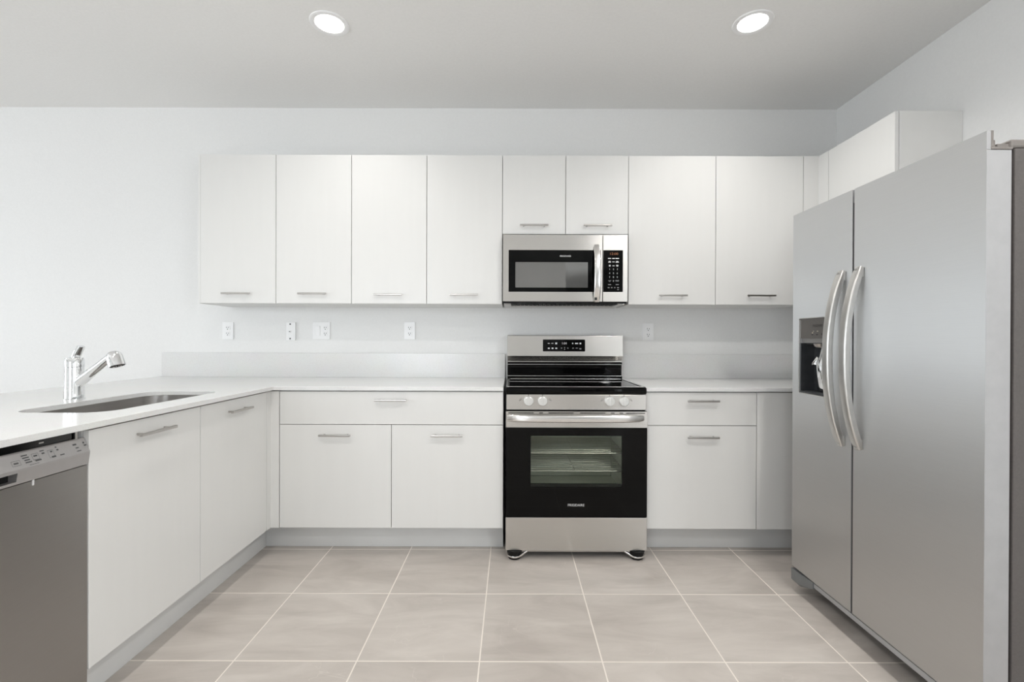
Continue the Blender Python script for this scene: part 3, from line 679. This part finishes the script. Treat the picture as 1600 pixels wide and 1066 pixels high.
# hinges, grille, roller
bm = bmesh.new(); box(bm, 1.404, 1.56, FY0 + .004, FY0 + .075, 1.7225, 1.748); obj('hinge_cover', bm, 'greyplastic', t, .006)
bm = bmesh.new(); lathe(bm, (1.3625, FY0 + .020, 1.7245), (0, 0, 1), ((.009, 0), (.009, .022), (.007, .024)), 20); box(bm, 1.3715, 1.404, FY0 + .010, FY0 + .032, 1.7245, 1.736); obj('hinge_pin', bm, 'greyplastic', t, .001)
bx('base_grille', 'fridgeside', t, (1.346, 1.366, FY0 + .01, FY1 - .06, .076, .097), bevel=.002)
bx('dark_recess_block', 'matteblack', t, (1.366, 1.412, FY0 + .012, FY1 - .062, .066, .111), bevel=0)  # black block put in as the dark shade between doors and grille
bx('base_pan', 'matteblack', t, (1.46, 2.12, FY0 + .02, FY1 - .02, .004, .044), bevel=.001)
bm = bmesh.new()
loft(bm, [[(1.340, y, .036), (1.326, y, .050), (1.326, y, .102), (1.40, y, .102), (1.40, y, .036)] if k < 2 else [(1.342, y, .070), (1.340, y, .072), (1.340, y, .102), (1.40, y, .102), (1.40, y, .070)] for k, y in enumerate((FY1 - .004, FY1 - .055, FY1 - .14))])
obj('roller_cover', bm, mat('foot_grey', (.22, .23, .235), .4, .4), t, .0015)
for y in (FY0 + .10, FY1 - .10):
    bm = bmesh.new(); lathe(bm, (1.50, y - .015, .022), (0, 1, 0), ((.022, 0), (.022, .03)), 20); obj('roller', bm, 'matteblack', t, smooth=True)

# ------------------------------------------------------------------ wall plates
OY = WY - .0005
PV = XZ(OY)
def receptacle(root, x, z):
    for s in (1, -1):
        bm = bmesh.new(); zz = z + s * .0195
        plate(bm, rrect(x - .0165, x + .0165, zz - .0145, zz + .0145, .009, 4), [], PV, .0055, .0085)
        rc = obj('receptacle_face', bm, 'plastic', root, .0006)
        bm = bmesh.new(); dashes(bm, PV, .0088, [(x - .0065, zz + .003, .0028, .009), (x + .0065, zz + .003, .0028, .008)])
        plate(bm, circ(x, zz - .0085, .0032, 12), [], PV, .0085, .0089); obj('socket_slots', bm, 'slot', rc)
def plate_obj(root, x, z, w, h, t_=.006):
    bm = bmesh.new(); plate(bm, rrect(x - w / 2, x + w / 2, z - h / 2, z + h / 2, .003, 3), [], PV, 0, t_); return obj('cover_plate', bm, 'plastic', root, .0018)
base0 = None
for px, py, lab in ((356, 517, 'white duplex wall outlet under the left end of the wall cabinets'), (640, 517, 'white duplex wall outlet midway between double switch plate and range'), (1012.5, 519, 'white duplex wall outlet between the range and the refrigerator')):
    x, z = (px - 800) / 230.6, 1.178 - (py - 530.5 - (px - 800) * .0031) / 230.6
    if base0 is None:
        base0 = r = thing('wall_outlet', lab, 'outlet', (x, OY, z), 'wall outlets above the counter'); plate_obj(r, x, z, .073, .117); receptacle(r, x, z)
    else:
        r = base0.copy(); C.objects.link(r); r.location = (x, OY, z); r['label'] = lab
        for ch in list(base0.children):
            c = ch.copy(); C.objects.link(c); c.parent = r
            for g in ch.children: d = g.copy(); C.objects.link(d); d.parent = c
x, z = (455 - 800) / 230.6, 1.178 - (518 - 529.4) / 230.6
r = thing('cable_plate', 'narrow white cable jack plate with two screws, second plate from left', 'wall plate', (x, OY, z))
plate_obj(r, x, z, .060, .120, .012)
bm = bmesh.new()
for s in (1, -1): lathe(bm, (x - .004, OY - .012, z + s * .049), (0, -1, 0), ((.0052, 0), (.0046, .0012)), 16)
obj('screws', bm, 'slot', r)
bm = bmesh.new(); lathe(bm, (x - .004, OY - .012, z - .001), (0, -1, 0), ((.009, 0), (.009, .002), (.005, .0022), (.005, .010)), 20); j = obj('cable_jack', bm, 'plastic', r, smooth=True)
bm = bmesh.new(); lathe(bm, (x - .004, OY - .022, z - .001), (0, -1, 0), ((.0036, 0), (.003, .0006)), 16); obj('jack_hole', bm, 'slot', j)
x, z = (502 - 800) / 230.6, 1.178 - (517 - 529.5) / 230.6
r = thing('switch_plate', 'white double wall plate with rocker switch beside a duplex outlet', 'switch', (x, OY, z))
plate_obj(r, x, z, .116, .117)
bm = bmesh.new(); plate(bm, rrect(x - .040, x - .006, z - .034, z + .034, .002, 2), [rrect(x - .0385, x - .0075, z - .0325, z + .0325, .002, 2)], PV, .0055, .0075); rk = obj('switch_frame', bm, 'plastic', r)
bm = bmesh.new(); loft(bm, [[(x - .038, OY - .006, zz), (x - .008, OY - .006, zz), (x - .008, OY - dd_, zz), (x - .038, OY - dd_, zz)] for zz, dd_ in ((z - .032, .0075), (z, .0085), (z + .032, .0115))]); obj('rocker', bm, 'plastic', rk, .0006)
receptacle(r, x + .028, z)
